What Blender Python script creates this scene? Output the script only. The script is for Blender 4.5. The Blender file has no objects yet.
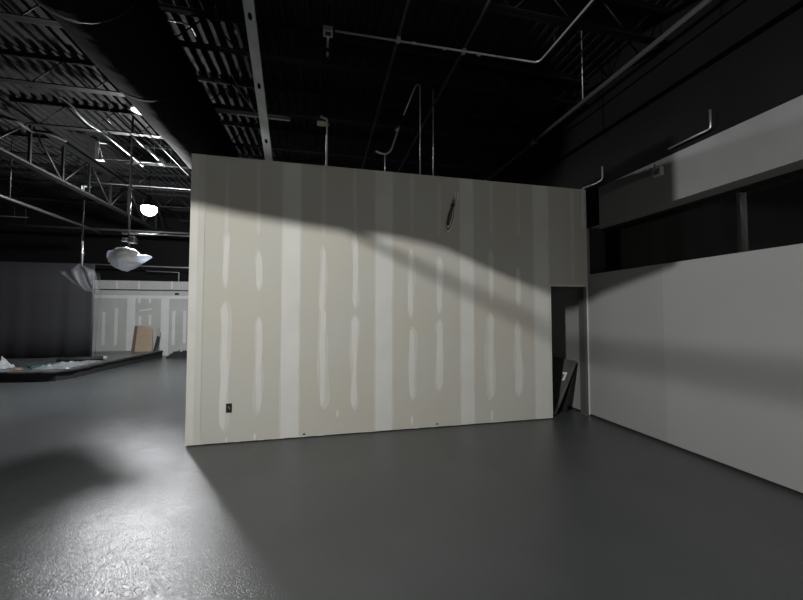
import bpy, bmesh, math, random
from mathutils import Vector, Matrix, noise
random.seed(7)
C = bpy.context.scene.collection
PI = math.pi
# ------------------------------------------------------------------ camera model (measured from the photograph)
F, YAW, PIT, H = 347.6, math.radians(12.832), math.radians(2.232), 1.588
Y0, XR, XL, HW = 4.681, 4.083, -1.583, 3.56        # partition plane, right wall plane, partition left end, partition height
def ray(x, y):
    u = (x-401.5)/F; v = -(y-300)/F
    fw = math.cos(PIT)-v*math.sin(PIT); up = math.sin(PIT)+v*math.cos(PIT)
    return (u*math.cos(YAW)+fw*math.sin(YAW), -u*math.sin(YAW)+fw*math.cos(YAW), up)
def at(x, y, **k):
    d = ray(x, y); (a, val), = k.items(); i = 'XYZ'.index(a); o = (0, 0, H)
    t = (val-o[i])/d[i]
    return Vector([o[j]+t*d[j] for j in range(3)])

# ------------------------------------------------------------------ materials
def mat(name, col, rough=.6, metal=0, spec=.5, bump=0, bscale=20, var=0, vscale=3, emit=0, alpha=1, trans=0, detail=4):
    m = bpy.data.materials.new(name); m.use_nodes = True
    nt = m.node_tree; b = nt.nodes['Principled BSDF']
    b.inputs['Base Color'].default_value = (*col, 1); b.inputs['Roughness'].default_value = rough
    b.inputs['Metallic'].default_value = metal; b.inputs['Specular IOR Level'].default_value = spec
    b.inputs['Alpha'].default_value = alpha
    tc = nt.nodes.new('ShaderNodeTexCoord')
    if var:
        n = nt.nodes.new('ShaderNodeTexNoise'); n.inputs['Scale'].default_value = vscale; n.inputs['Detail'].default_value = detail
        nt.links.new(tc.outputs['Object'], n.inputs['Vector'])
        r = nt.nodes.new('ShaderNodeValToRGB')
        r.color_ramp.elements[0].position = .3; r.color_ramp.elements[1].position = .7
        r.color_ramp.elements[0].color = (*[c*(1-var) for c in col], 1)
        r.color_ramp.elements[1].color = (*[min(1, c*(1+var)) for c in col], 1)
        nt.links.new(n.outputs['Fac'], r.inputs['Fac']); nt.links.new(r.outputs['Color'], b.inputs['Base Color'])
    if bump:
        n2 = nt.nodes.new('ShaderNodeTexNoise'); n2.inputs['Scale'].default_value = bscale; n2.inputs['Detail'].default_value = 2
        nt.links.new(tc.outputs['Object'], n2.inputs['Vector'])
        bp = nt.nodes.new('ShaderNodeBump'); bp.inputs['Strength'].default_value = bump; bp.inputs['Distance'].default_value = .01
        nt.links.new(n2.outputs['Fac'], bp.inputs['Height']); nt.links.new(bp.outputs['Normal'], b.inputs['Normal'])
    if emit:
        b.inputs['Emission Color'].default_value = (.965, .98, 1, 1); b.inputs['Emission Strength'].default_value = emit
    return m
M = {}
M['board'] = mat('drywall_paper', (.50, .485, .425), .85, var=.07, vscale=1.1, spec=.2)
for n_ in M['board'].node_tree.nodes:                # paper drifts between warm and cool grey
    if n_.type == 'VALTORGB':
        n_.color_ramp.elements[0].color = (.455, .437, .385, 1); n_.color_ramp.elements[1].color = (.452, .45, .415, 1)
        n_.color_ramp.elements[0].position = .42; n_.color_ramp.elements[1].position = .58
M['mud'] = mat('joint_compound', (.565, .565, .54), .8, var=.04, vscale=2.5, spec=.2)
M['mud2'] = mat('joint_compound_thin', (.505, .50, .46), .8, var=.05, vscale=2.5, spec=.2)
M['mudtop'] = mat('corner_bead', (.56, .555, .52), .7, var=.04, vscale=4, spec=.2)
M['white'] = mat('wall_primer', (.265, .268, .268), .75, var=.04, vscale=.8, spec=.3)
M['white2'] = mat('wall_primer_fresh', (.295, .298, .30), .75, var=.035, vscale=.8, spec=.3)
M['far'] = mat('far_drywall', (.33, .335, .32), .85, var=.08, vscale=1.5, spec=.2)
M['farmud'] = mat('far_compound', (.47, .47, .46), .8, var=.05, vscale=3, spec=.2)
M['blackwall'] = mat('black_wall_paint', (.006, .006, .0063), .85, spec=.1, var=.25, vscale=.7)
M['deck'] = mat('black_deck_paint', (.010, .010, .0103), .7, spec=.15, var=.2, vscale=2)
M['steelblk'] = mat('black_painted_steel', (.008, .008, .0083), .55, spec=.2)
M['wrap'] = None
M['bag'] = mat('white_bag', (.25, .26, .27), .4)
M['galv'] = mat('galvanised_steel', (.42, .43, .44), .38, .85, var=.15, vscale=9)
M['stud'] = mat('stud_steel', (.50, .53, .535), .5, .25, var=.12, vscale=6)
M['conduit'] = mat('conduit', (.42, .42, .43), .45, .7)
M['darkpipe'] = mat('dark_pipe', (.022, .022, .023), .5, .0)
M['pipe2'] = mat('glossy_black_pipe', (.07, .07, .073), .3, .3)
M['duct'] = mat('black_duct_wrap', (.006, .006, .0063), .8, spec=.03, bump=.9, bscale=5)
M['blackplastic'] = mat('black_plastic', (.035, .035, .038), .5, spec=.5, bump=.8, bscale=4)
M['black'] = mat('matte_black', (.008, .008, .009), .8)
M['glass'] = mat('night_glass', (.003, .003, .004), .12, spec=.5)
M['mull'] = mat('window_metal', (.003, .003, .0032), .4, .0)
M['platform'] = mat('platform_top', (.07, .075, .078), .35, var=.3, vscale=2.5, bump=.4, bscale=6)
M['clear'] = mat('clear_plastic', (.22, .24, .25), .22, spec=.6, alpha=.5, bump=.8, bscale=22)
M['clear2'] = mat('thin_plastic', (.09, .095, .10), .45, spec=.3, alpha=.09, bump=.5, bscale=9)
def wrap_mat():
    m = mat('white_plastic_wrap', (.85, .90, .98), .22, spec=.7, bump=.7, bscale=12); nt = m.node_tree
    b = nt.nodes['Principled BSDF']; out = nt.nodes['Material Output']
    tl = nt.nodes.new('ShaderNodeBsdfTranslucent'); tl.inputs['Color'].default_value = (.85, .90, 1, 1)
    tr = nt.nodes.new('ShaderNodeBsdfTransparent'); m1 = nt.nodes.new('ShaderNodeMixShader'); m2 = nt.nodes.new('ShaderNodeMixShader')
    m1.inputs[0].default_value = .45; m2.inputs[0].default_value = .06
    nt.links.new(b.outputs[0], m1.inputs[1]); nt.links.new(tl.outputs[0], m1.inputs[2])
    nt.links.new(m1.outputs[0], m2.inputs[1]); nt.links.new(tr.outputs[0], m2.inputs[2]); nt.links.new(m2.outputs[0], out.inputs[0])
    return m
M['wrap'] = wrap_mat()
M['card'] = mat('cardboard', (.25, .195, .135), .85, var=.08, vscale=8)
M['cardedge'] = mat('cardboard_edge', (.13, .095, .06), .9)
M['greyboard'] = mat('grey_board', (.24, .25, .23), .8)
M['teal'] = mat('green_glass_sheet', (.05, .10, .09), .15)
M['dome'] = mat('cream_enamel', (.85, .80, .55), .35)
M['slab'] = mat('dark_door_skin', (.09, .092, .09), .3, var=.2, vscale=5)
M['tag'] = mat('pale_tag', (.75, .75, .73), .5)
M['wire_r'] = mat('red_wire', (.42, .20, .20), .5)
M['wire_k'] = mat('black_wire', (.02, .02, .02), .5)
M['wire_w'] = mat('white_wire', (.78, .75, .75), .5)
M['lampglow'] = mat('lamp_glow', (1, 1, 1), .5, emit=1450)
M['lens2'] = mat('flood_lens', (.8, .8, .8), .3, emit=3)
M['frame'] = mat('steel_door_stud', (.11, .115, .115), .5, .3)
# floor paint: dark grey epoxy with an orange-peel skin
def floor_mat():
    m = bpy.data.materials.new('floor_paint'); m.use_nodes = True; nt = m.node_tree; b = nt.nodes['Principled BSDF']
    tc = nt.nodes.new('ShaderNodeTexCoord')
    n = nt.nodes.new('ShaderNodeTexNoise'); n.inputs['Scale'].default_value = .9; n.inputs['Detail'].default_value = 5
    r = nt.nodes.new('ShaderNodeValToRGB'); r.color_ramp.elements[0].color = (.057, .061, .063, 1); r.color_ramp.elements[1].color = (.071, .076, .078, 1)
    r.color_ramp.elements[0].position = .3; r.color_ramp.elements[1].position = .7
    nt.links.new(tc.outputs['Object'], n.inputs['Vector']); nt.links.new(n.outputs['Fac'], r.inputs['Fac']); nt.links.new(r.outputs['Color'], b.inputs['Base Color'])
    rr = nt.nodes.new('ShaderNodeMapRange'); rr.inputs['To Min'].default_value = .17; rr.inputs['To Max'].default_value = .24
    nt.links.new(n.outputs['Fac'], rr.inputs['Value']); nt.links.new(rr.outputs['Result'], b.inputs['Roughness'])
    v = nt.nodes.new('ShaderNodeTexNoise'); v.inputs['Scale'].default_value = 112; v.inputs['Detail'].default_value = 1
    nt.links.new(tc.outputs['Object'], v.inputs['Vector'])
    v2 = nt.nodes.new('ShaderNodeTexNoise'); v2.inputs['Scale'].default_value = 5; v2.inputs['Detail'].default_value = 2
    nt.links.new(tc.outputs['Object'], v2.inputs['Vector'])
    bp = nt.nodes.new('ShaderNodeBump'); bp.inputs['Strength'].default_value = 1; bp.inputs['Distance'].default_value = .0033
    nt.links.new(v.outputs['Fac'], bp.inputs['Height'])
    bp2 = nt.nodes.new('ShaderNodeBump'); bp2.inputs['Strength'].default_value = .15; bp2.inputs['Distance'].default_value = .02
    nt.links.new(v2.outputs['Fac'], bp2.inputs['Height']); nt.links.new(bp.outputs['Normal'], bp2.inputs['Normal'])
    nt.links.new(bp2.outputs['Normal'], b.inputs['Normal'])
    b.inputs['Specular IOR Level'].default_value = .5
    return m
M['floor'] = floor_mat()

# ------------------------------------------------------------------ mesh helpers
class MB:
    def __init__(s): s.bm = bmesh.new()
    def box(s, a, b, mi=0):
        x0, y0, z0 = [min(a[i], b[i]) for i in range(3)]; x1, y1, z1 = [max(a[i], b[i]) for i in range(3)]
        v = [s.bm.verts.new(p) for p in ((x0,y0,z0),(x1,y0,z0),(x1,y1,z0),(x0,y1,z0),(x0,y0,z1),(x1,y0,z1),(x1,y1,z1),(x0,y1,z1))]
        for f in ((0,3,2,1),(4,5,6,7),(0,1,5,4),(1,2,6,5),(2,3,7,6),(3,0,4,7)):
            s.bm.faces.new([v[i] for i in f]).material_index = mi
        return s
    def prism(s, pts, ext, mi=0):
        e = Vector(ext); a = [s.bm.verts.new(p) for p in pts]; b = [s.bm.verts.new(Vector(p)+e) for p in pts]
        s.bm.faces.new(a).material_index = mi; s.bm.faces.new(b[::-1]).material_index = mi
        n = len(a)
        for i in range(n): s.bm.faces.new([a[i], b[i], b[(i+1) % n], a[(i+1) % n]]).material_index = mi
        return s
    def poly(s, pts, mi=0):
        s.bm.faces.new([s.bm.verts.new(p) for p in pts]).material_index = mi; return s
    def tube(s, pts, r, n=8, mi=0, cap=True):
        pts = [Vector(p) for p in pts]; rings = []
        up = None
        for i, p in enumerate(pts):
            t = ((pts[min(i+1, len(pts)-1)]-p).normalized() + (p-pts[max(i-1, 0)]).normalized())
            if t.length < 1e-6: t = Vector((0, 0, 1))
            t.normalize()
            if up is None:
                up = Vector((0, 0, 1)) if abs(t.z) < .9 else Vector((1, 0, 0))
            u = (up-t*up.dot(t)).normalized(); w = t.cross(u); up = u
            rr = r[i] if isinstance(r, (list, tuple)) else r
            rings.append([s.bm.verts.new(p+(u*math.cos(2*PI*k/n)+w*math.sin(2*PI*k/n))*rr) for k in range(n)])
        for a, b in zip(rings, rings[1:]):
            for k in range(n):
                f = s.bm.faces.new([a[k], a[(k+1) % n], b[(k+1) % n], b[k]]); f.smooth = True; f.material_index = mi
        if cap:
            s.bm.faces.new(rings[0][::-1]).material_index = mi; s.bm.faces.new(rings[-1]).material_index = mi
        return s
    def lathe(s, prof, c, n=24, mi=0):
        rings = [[s.bm.verts.new((c[0]+r*math.cos(2*PI*k/n), c[1]+r*math.sin(2*PI*k/n), c[2]+z)) for k in range(n)] for r, z in prof]
        for a, b in zip(rings, rings[1:]):
            for k in range(n):
                f = s.bm.faces.new([a[k], a[(k+1) % n], b[(k+1) % n], b[k]]); f.smooth = True; f.material_index = mi
        s.bm.faces.new(rings[0][::-1]).material_index = mi; s.bm.faces.new(rings[-1]).material_index = mi
        return s
    def build(s, name, mats, parent=None, bevel=0, origin=None):
        bmesh.ops.recalc_face_normals(s.bm, faces=s.bm.faces)
        me = bpy.data.meshes.new(name); s.bm.to_mesh(me); s.bm.free()
        for m in (mats if isinstance(mats, (list, tuple)) else [mats]): me.materials.append(m)
        o = bpy.data.objects.new(name, me); C.objects.link(o)
        if parent is not None:
            o.parent = parent
            o.matrix_parent_inverse = Matrix.Translation(-parent.location)
        elif origin is None and len(me.vertices):
            c = Vector((sum(v.co.x for v in me.vertices), sum(v.co.y for v in me.vertices), 0))/len(me.vertices)
            c.z = min(v.co.z for v in me.vertices)
            me.transform(Matrix.Translation(-c)); o.location = c
        if bevel:
            b = o.modifiers.new('bevel', 'BEVEL'); b.width = bevel; b.segments = 2
        return o
def thing(name, loc, label, cat, group=None):
    o = bpy.data.objects.new(name, None); C.objects.link(o); o.location = loc; o.empty_display_size = .1
    return tag(o, label, cat, group)
def tag(o, label, cat, group=None, kind=None):
    o['label'] = label; o['category'] = cat
    if group: o['group'] = group
    if kind: o['kind'] = kind
    return o
def struct(o, label, cat):
    return tag(o, label, cat, kind='structure')
def bez(pts, n=8):
    """smooth path through points (Catmull-Rom)"""
    P = [Vector(p) for p in pts]; out = []
    for i in range(len(P)-1):
        p0 = P[max(i-1, 0)]; p1 = P[i]; p2 = P[i+1]; p3 = P[min(i+2, len(P)-1)]
        for k in range(n):
            t = k/n
            out.append(.5*((2*p1)+(p2-p0)*t+(2*p0-5*p1+4*p2-p3)*t*t+(3*p1-p0-3*p2+p3)*t**3))
    return out+[P[-1]]

# ------------------------------------------------------------------ the setting
XW, YB, YF, ZD = -13.0, -7.0, 14.7, 5.3            # far left, behind, far wall, deck
fl = MB(); fl.box((XW, YB, -.1), (6, YF+.5, 0)); struct(fl.build('floor', M['floor']), 'dark grey glossy painted concrete floor', 'floor')

# corrugated roof deck, ribs running along Y
dk = MB(); p = .152; x = XW; prof = []
while x < 6:
    prof += [(x, ZD), (x+.045, ZD), (x+.06, ZD+.045), (x+.137, ZD+.045)]; x += p
ya, yb = YB, YF+.4
va = [dk.bm.verts.new((x, ya, z)) for x, z in prof]; vb = [dk.bm.verts.new((x, yb, z)) for x, z in prof]
for i in range(len(va)-1): dk.bm.faces.new([va[i], va[i+1], vb[i+1], vb[i]])
dk.box((XW, ya, ZD+.06), (6, yb, ZD+.12))
struct(dk.build('ceiling', M['deck']), 'black painted corrugated steel roof deck', 'ceiling')

# --- middle partition with taped joints -------------------------------------------------
DXL, DXR, DH = 3.412, 4.012, 2.01
TW = .13
w = MB()
zb = .012
w.box((XL, Y0, zb), (DXL, Y0+TW, HW)); w.box((DXL, Y0, DH), (XR-.004, Y0+TW, HW))
w.box((DXL, Y0+.03, 0), (DXL-.02, Y0+TW-.03, zb)); w.box((XL+.02, Y0+.02, 0), (DXL-.02, Y0+TW-.02, zb), 4)
SN = [0]
def strip(px, y0, y1, wpx, mi, jag=.26, off=.0015, taper=True, feather=True):
    """trowelled stripe of compound on the partition"""
    SN[0] += 1; off += .00003*SN[0]
    a = at(px, y0, Y=Y0); b = at(px, y1, Y=Y0)
    ww = (at(px+wpx/2, (y0+y1)/2, Y=Y0)-at(px-wpx/2, (y0+y1)/2, Y=Y0)).x
    xc = (a.x+b.x)/2; z1, z0 = min(a.z, HW-.002), max(b.z, zb+.002)
    def draw(width, m, o, zz0, zz1, seed):
        n = max(3, int((zz1-zz0)/.05)); L = []; R = []
        for i in range(n+1):
            z = zz0+(zz1-zz0)*i/n
            t = 1
            if taper: t = min(1, .25+min(i, n-i)*.5)
            l = width/2*t*(1+jag*3.2*noise.noise((z*2.1, seed, 0)))
            r = width/2*t*(1+jag*3.2*noise.noise((z*2.1, seed+9, 0)))
            d = .25*width*noise.noise((z*1.3, seed+20, 3)) if taper else 0
            L.append((xc-l+d, Y0-o, z)); R.append((xc+r+d, Y0-o, z))
        for i in range(n): w.poly([L[i], R[i], R[i+1], L[i+1]], m)
    sd = px*1.37+y0
    if feather: draw(ww*(1.45 if taper else 1.2), 2, off*.6, max(zb+.002, z0-.04 if taper else z0), z1+.03 if taper else z1, sd+3)
    draw(ww, mi, off, z0, z1, sd)
for px, wp in ((291, 17), (384, 16), (467, 12.5), (541.5, 14)):
    strip(px, 100, 470, wp, 1, .035, .0016, False, True)
for px, y0, y1, wp in ((224.5, 303, 430, 5.5), (226, 232, 285, 4.5), (258.5, 252, 288, 5), (258.5, 319, 412, 5.5),
                       (323, 248, 313, 5), (323, 309, 406, 6), (355.5, 235, 306, 4.5), (354.5, 317, 407, 5.5),
                       (411, 250, 316, 4.5), (412, 329, 398, 5.5), (439, 258, 312, 4.5), (439.5, 321, 389, 6),
                       (491, 250, 300, 4.2), (491, 314, 397, 5.5), (518, 268, 303, 4), (518, 322, 394, 5)):
    strip(px, y0, y1, wp, 1)
for px, wp in ((227, 4), (259, 4), (324, 4.5), (355, 4), (412, 4), (439, 4), (491, 3.6), (518, 3.4), (572, 3.4)):
    strip(px, 162 if px < 420 else 182, 236 if px < 540 else 280, wp, 2, .05, .0012, True, False)
for px, y0, y1, wp in ((337, 410, 417, 3.5), (255, 433, 440, 4), (226, 437, 442, 3), (412, 416, 425, 3.5), (492, 410, 421, 3.5), (537, 417, 421, 4), (470, 250, 262, 3)):
    strip(px, y0, y1, wp, 1, .1, .0014, True, False)
# corner beads at both ends, at the opening and along the foot
def vband(x0, x1, z0, z1, mi, o=.002):
    w.poly([(x0, Y0-o, z0), (x1, Y0-o, z0), (x1, Y0-o, z1), (x0, Y0-o, z1)], mi)
vband(XL-.001, XL+.085, zb, HW, 3, .0045); vband(XL+.085, XL+.16, zb, HW, 2, .004)
vband(DXL-.022, DXL+.001, zb, DH+.03, 3, .0045); vband(DXL, DXR+.01, DH, DH+.025, 3, .0045)
x = XL+.05
while x < DXL-.1:                                 # crumbs of compound left at the bottom edge
    l = random.uniform(.05, .35); z = random.uniform(.004, .014)
    w.poly([(x, Y0-.005, zb), (x+l, Y0-.005, zb), (x+l*.8, Y0-.005, zb+z), (x+l*.3, Y0-.005, zb+z*1.3)], 3); x += l+random.uniform(.05, .5)
for x, z in ((at(304, 437, Y=Y0).x, .045), (at(437, 426.5, Y=Y0).x, .05)):          # two little notches at the foot
    w.poly([(x-.014, Y0-.004, z-.010), (x+.014, Y0-.004, z-.012), (x+.015, Y0-.004, z+.008), (x-.011, Y0-.004, z+.011)], 4)
struct(w.build('wall_middle', [M['board'], M['mud'], M['mud2'], M['mudtop'], M['black']]), 'unpainted drywall partition with taped vertical joints and screw lines', 'wall')
wr = MB(); wr.box((XL, Y0+TW, 0), (XL+TW, 7.7, HW)); struct(wr.build('wall_return', M['board']), 'side wall running back from the partition', 'wall')
wb = MB(); wb.box((XL+TW, 7.57, 0), (XR, 7.7, HW)); struct(wb.build('wall_back', M['mud']), 'wall of the small room behind the doorway', 'wall')
# dark steel stud jamb right of the opening
jb = MB(); jb.box((DXR, Y0, 0), (DXR+.04, Y0+TW, DH)); jb.box((DXR-.006, Y0+.01, 0), (DXR, Y0+.03, DH)); jb.box((DXR-.006, Y0+.1, 0), (DXR, Y0+.12, DH))
struct(jb.build('trim_1', M['frame']), 'dark bare steel jamb on the right of the doorway', 'trim')
jc = MB(); jc.box((DXR+.04, Y0, .012), (XR-.003, Y0+TW, DH)); struct(jc.build('trim_2', M['mud']), 'narrow pale drywall strip between jamb and corner', 'trim')

# --- right wall ---------------------------------------------------------------------------
WZ, WT, WD, YS = 2.2, 2.935, .30, 3.45
r = MB()
for (ya_, yb_, mi) in ((YB, YS, 1), (YS, 7.6, 0)):
    r.box((XR, ya_, .03), (XR+.45, yb_, WZ), mi)                 # below the window
    zt0 = WT
    r.box((XR, ya_, zt0), (XR+.45, min(yb_, 4.42) if mi == 0 else yb_, 3.50), 5)
r.box((XR, 4.64, WZ), (XR+.45, 7.6, WT), 0); r.poly([(XR+.003, 4.638, WZ), (XR+.449, 4.638, WZ), (XR+.449, 4.638, WT), (XR+.003, 4.638, WT)], 3)
r.box((XR+.02, 4.42, WT), (XR+.45, 7.6, 3.5), 2)  # corner shade painted on as a black wall segment
r.box((XR+.012, YB, 3.50), (XR+.45, 7.6, ZD), 2)
r.box((XR+.015, YB, 0), (XR+.45, 7.6, .03), 3)
# head of the opening in drab grey paint
r.poly([(XR+.004, YB, WT-.0015), (XR+.449, YB, WT-.0015), (XR+.449, 4.63, WT-.0015), (XR+.004, 4.63, WT-.0015)], 4)
M['upper'] = mat('upper_wall_dimmed', (.175, .177, .18), .8, var=.10, vscale=1.2, spec=.2)  # primer darkened to imitate the weaker light on the upper wall
M['head'] = mat('soffit_grey', (.33, .33, .32), .8)
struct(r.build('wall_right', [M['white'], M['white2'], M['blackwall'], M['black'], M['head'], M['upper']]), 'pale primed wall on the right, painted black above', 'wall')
# long dark window
g = MB(); g.box((XR+WD, YB, WZ), (XR+WD+.012, 4.64, WT)); gl = g.build('window_1', M['glass'])
struct(gl, 'long black ribbon window high in the right wall', 'window')
fr = MB()
fr.box((XR+WD-.05, YB, WZ), (XR+WD, 4.64, WZ+.04)); fr.box((XR+WD-.05, YB, WT-.045), (XR+WD, 4.64, WT-.002))
for y in (2.787, .1, -2.6): fr.box((XR+WD-.05, y-.015, WZ+.04), (XR+WD, y+.015, WT-.045))
o = fr.build('window_frame', M['mull'], gl)
# enclosing walls
e = MB(); e.box((XW-.2, YB, 0), (XW, YF+.5, ZD)); struct(e.build('wall_left', M['blackwall']), 'black wall far on the left side', 'wall')
M['pane'] = mat('fill_glow', (.1, .1, .1), .3); pb = M['pane'].node_tree.nodes['Principled BSDF']
pb.inputs['Emission Color'].default_value = (1, .985, .94, 1); pb.inputs['Emission Strength'].default_value = 2.2
e = MB(); e.box((-4, YB, .4), (5, YB+.02, 3.0)); o = struct(e.build('fill_panel', M['pane']), 'wide glowing panel added behind the viewer as fill light', 'window')  # added glowing panel, soft fill for the shaded walls
e = MB(); [e.box((x-.03, YB+.02, .4), (x+.03, YB+.07, 3.0)) for x in (-4, -2.2, -.4, 1.4, 3.2, 5)]; e.box((-4, YB+.02, .37), (5, YB+.07, .43)); e.box((-4, YB+.02, 2.97), (5, YB+.07, 3.03)); e.build('window_frame', M['mull'], o)  # bars over the added fill panel
e = MB(); e.box((XW, YB-.2, 0), (6, YB, ZD)); struct(e.build('wall_rear', M['blackwall']), 'black wall behind the viewer', 'wall')

# --- far wall -------------------------------------------------------------------------------
fw = MB(); FZ = 2.80
fw.box((XW, YF, 0), (XL, YF+.15, FZ)); fw.box((XW, YF+.3, FZ-.4), (6, YF+.5, ZD), 2)
fw.box((XL, YF, 0), (6, YF+.15, FZ))
def fs(x0, y0, x1, y1, mi=1, o=.004):
    a = at(x0, y0, Y=YF); b = at(x1, y1, Y=YF)
    z0 = max(.01, b.z); z1 = min(FZ, a.z); n = max(1, int((z1-z0)/.12)); dx = (b.x-a.x)
    for i in range(n):
        za = z0+(z1-z0)*i/n; zc = z0+(z1-z0)*(i+1)/n
        j = dx*.02
        q = [a.x+random.uniform(-j, j), b.x+random.uniform(-j, j)]
        fw.poly([(q[0], YF-o, za), (q[1], YF-o, za), (q[1], YF-o, zc), (q[0], YF-o, zc)], mi)
for x0, x1 in ((127.5, 134), (161.5, 168)): fs(x0, 296, x1, 355)
a = at(98, 295, Y=YF); b = at(188, 298, Y=YF); fw.box((XW+1, YF-.003, b.z-.03), (XL, YF, a.z), 1)
zl = at(140, 290, Y=YF).z; fw.box((XW+1, YF-.03, zl-.018), (XL, YF, zl+.018), 3)
for x, y0, y1 in ((103.5, 312, 345), (116, 308, 345), (139.5, 298, 303), (150, 298, 303), (140, 316, 325), (150, 315, 325), (173.5, 311, 345), (184.5, 311, 343)): fs(x-1.1, y0, x+1.1, y1)
for x in (139, 117, 172): fs(x-.7, 281, x+.9, 289)
a = at(139.5, 310, Y=YF); fw.poly([(a.x, YF-.005, a.z-.05), (a.x+.42, YF-.005, a.z+.02), (a.x+.42, YF-.005, a.z+.07), (a.x, YF-.005, a.z)], 1)
struct(fw.build('wall_far', [M['far'], M['farmud'], M['blackwall'], M['black']]), 'grey taped drywall wall in the far background', 'wall')
# small holes seen on far wall
a = at(177, 294, Y=YF); q = MB(); q.box((a.x-.07, YF-.02, a.z-.04), (a.x+.07, YF+.01, a.z+.04)); tag(q.build('outlet_box', M['black']), 'small dark box hole high on the far grey wall', 'outlet')

# ------------------------------------------------------------------ roof structure
def joist(Y, x0, x1, zt, zb_, label, matm=None, first=False):
    m = matm or M['steelblk']
    t = thing('steel_joist', ((x0+x1)/2, Y, zb_), label, 'joist', 'open web roof joists')
    a = MB(); a.box((x0, Y-.055, zt-.008), (x1, Y+.055, zt)); a.box((x0, Y-.012, zt-.05), (x1, Y-.006, zt)); a.box((x0, Y+.006, zt-.05), (x1, Y+.012, zt)); a.build('top_chord', m, t)
    a = MB(); a.box((x0+.3, Y-.05, zb_), (x1, Y+.05, zb_+.008)); a.box((x0+.3, Y-.012, zb_), (x1, Y-.006, zb_+.04)); a.box((x0+.3, Y+.006, zb_), (x1, Y+.012, zb_+.04)); a.build('bottom_chord', m, t)
    a = MB(); x = x0+.05; up = True; pts = []
    while x < x1-.05:
        pts.append((x, Y, zt-.03 if up else zb_+.02)); up = not up; x += .38
    for p_, q_ in zip(pts, pts[1:]): a.tube([p_, q_], .009, 6)
    a.build('web', m, t)
    return t
names = {-2: 'behind the viewer', 2.0: 'nearest overhead', 3.3: 'before the partition', 4.6: 'directly above the partition face', 5.9: 'first beyond the partition',
         7.2: 'second beyond the partition', 8.6: 'beyond the dome lamp, with pale end', 10.3: 'behind the glowing work lamp', 12.0: 'second from the far wall', 13.7: 'nearest the far wall'}
for Y in (2.0, 3.3, 4.6, 5.9, 7.2, 8.6, 10.3, 12.0, 13.7):
    x0 = -4.52 if Y == 8.6 else -5.28
    joist(Y, x0, XR+.004, ZD-.005, 4.87, 'black open-web roof joist, '+names[Y])
for Y, nm in ((5.9, 'nearest'), (7.2, 'second'), (8.6, 'third'), (10.3, 'fourth'), (12.0, 'fifth')):
    joist(Y, XW+.1, -5.48, ZD-.005, 4.87, nm+' roof joist of those left of the truss girder')
# pale plates at two joist ends
for (Y, x, top, bot, lab) in ((8.6, -4.70, 5.26, 4.86, 'pale steel end bracket of the joist beyond the dome lamp'), (10.3, at(83, 189, Y=10.22).x, at(83, 185.5, Y=10.22).z, at(83, 193.5, Y=10.22).z, 'short pale steel end bracket left of the glowing lamp')):
    a = MB(); a.box((x-.04, Y-.075, bot), (x+.03, Y-.065, top)); a.box((x-.04, Y-.075, top-.01), (x+.12, Y+.02, top)); a.box((x-.04, Y-.075, bot), (x+.10, Y+.02, bot+.01))
    if Y == 8.6: a.tube([(x+.02, Y-.07, top-.05), (x+.10, Y-.07, bot+.02)], .012, 6)
    tag(a.build('end_bracket', M['tag']), lab, 'bracket')
# long truss girder on the left
gt = thing('truss_girder', (-5.4, 9.5, 4.35), 'black steel truss girder with diagonal webs high on the left', 'girder')
GX, GY0, GY1, GZ = -5.38, 4.2, 13.9, 4.35
a = MB(); a.box((GX-.07, GY0, GZ), (GX+.07, GY1, GZ+.01)); a.box((GX-.012, GY0, GZ), (GX-.004, GY1, GZ+.07)); a.box((GX+.004, GY0, GZ), (GX+.012, GY1, GZ+.07)); a.build('bottom_chord', M['steelblk'], gt)
a = MB(); a.box((GX-.06, GY0, 5.18), (GX+.06, GY1, 5.19)); a.box((GX-.01, GY0, 5.12), (GX+.01, GY1, 5.19)); a.build('top_chord', M['steelblk'], gt)
y = GY0+.2; k = 0
while y < GY1-.9:
    a = MB(); a.box((GX-.02, y-.02, GZ+.04), (GX+.02, y+.02, 5.15)); a.build('web_post', M['steelblk'], gt)
    a = MB(); a.tube([(GX, y+.04, GZ+.06), (GX, y+.8, 5.14)] if k % 2 else [(GX, y+.04, 5.14), (GX, y+.8, GZ+.06)], .02, 6); a.build('web_diagonal', M['steelblk'], gt)
    y += .85; k += 1

# round duct
DCX, DCZ, DR = -1.98, 4.43, .425
t = thing('round_duct', (DCX, 5, DCZ-DR), 'large round black wrapped duct running over the partition corner', 'duct')
a = MB(); ys = [.62+i*.25 for i in range(54)]
a.tube([(DCX, y, DCZ) for y in ys if y < 14], [DR*(1+.012*math.sin(y*5)) for y in ys if y < 14], 40); a.build('duct_shell', M['duct'], t)
for y in (2.2, 4.4, 6.6, 8.8, 11):
    a = MB(); a.tube([(DCX, y-.03, DCZ), (DCX, y+.03, DCZ)], DR*1.004, 40); a.build('joint_band', M['duct'], t)
for y in (3.3, 7.2, 10.3):
    a = MB()
    pts = [(DCX+(DR+.012)*math.cos(q), y, DCZ+(DR+.012)*math.sin(q)) for q in [PI+PI*i/14 for i in range(15)]]
    a.tube([(DCX-DR-.012, y, 4.868)]+pts+[(DCX+DR+.012, y, 4.868)], .008, 5); a.build('hanger_strap', M['steelblk'], t)
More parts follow.
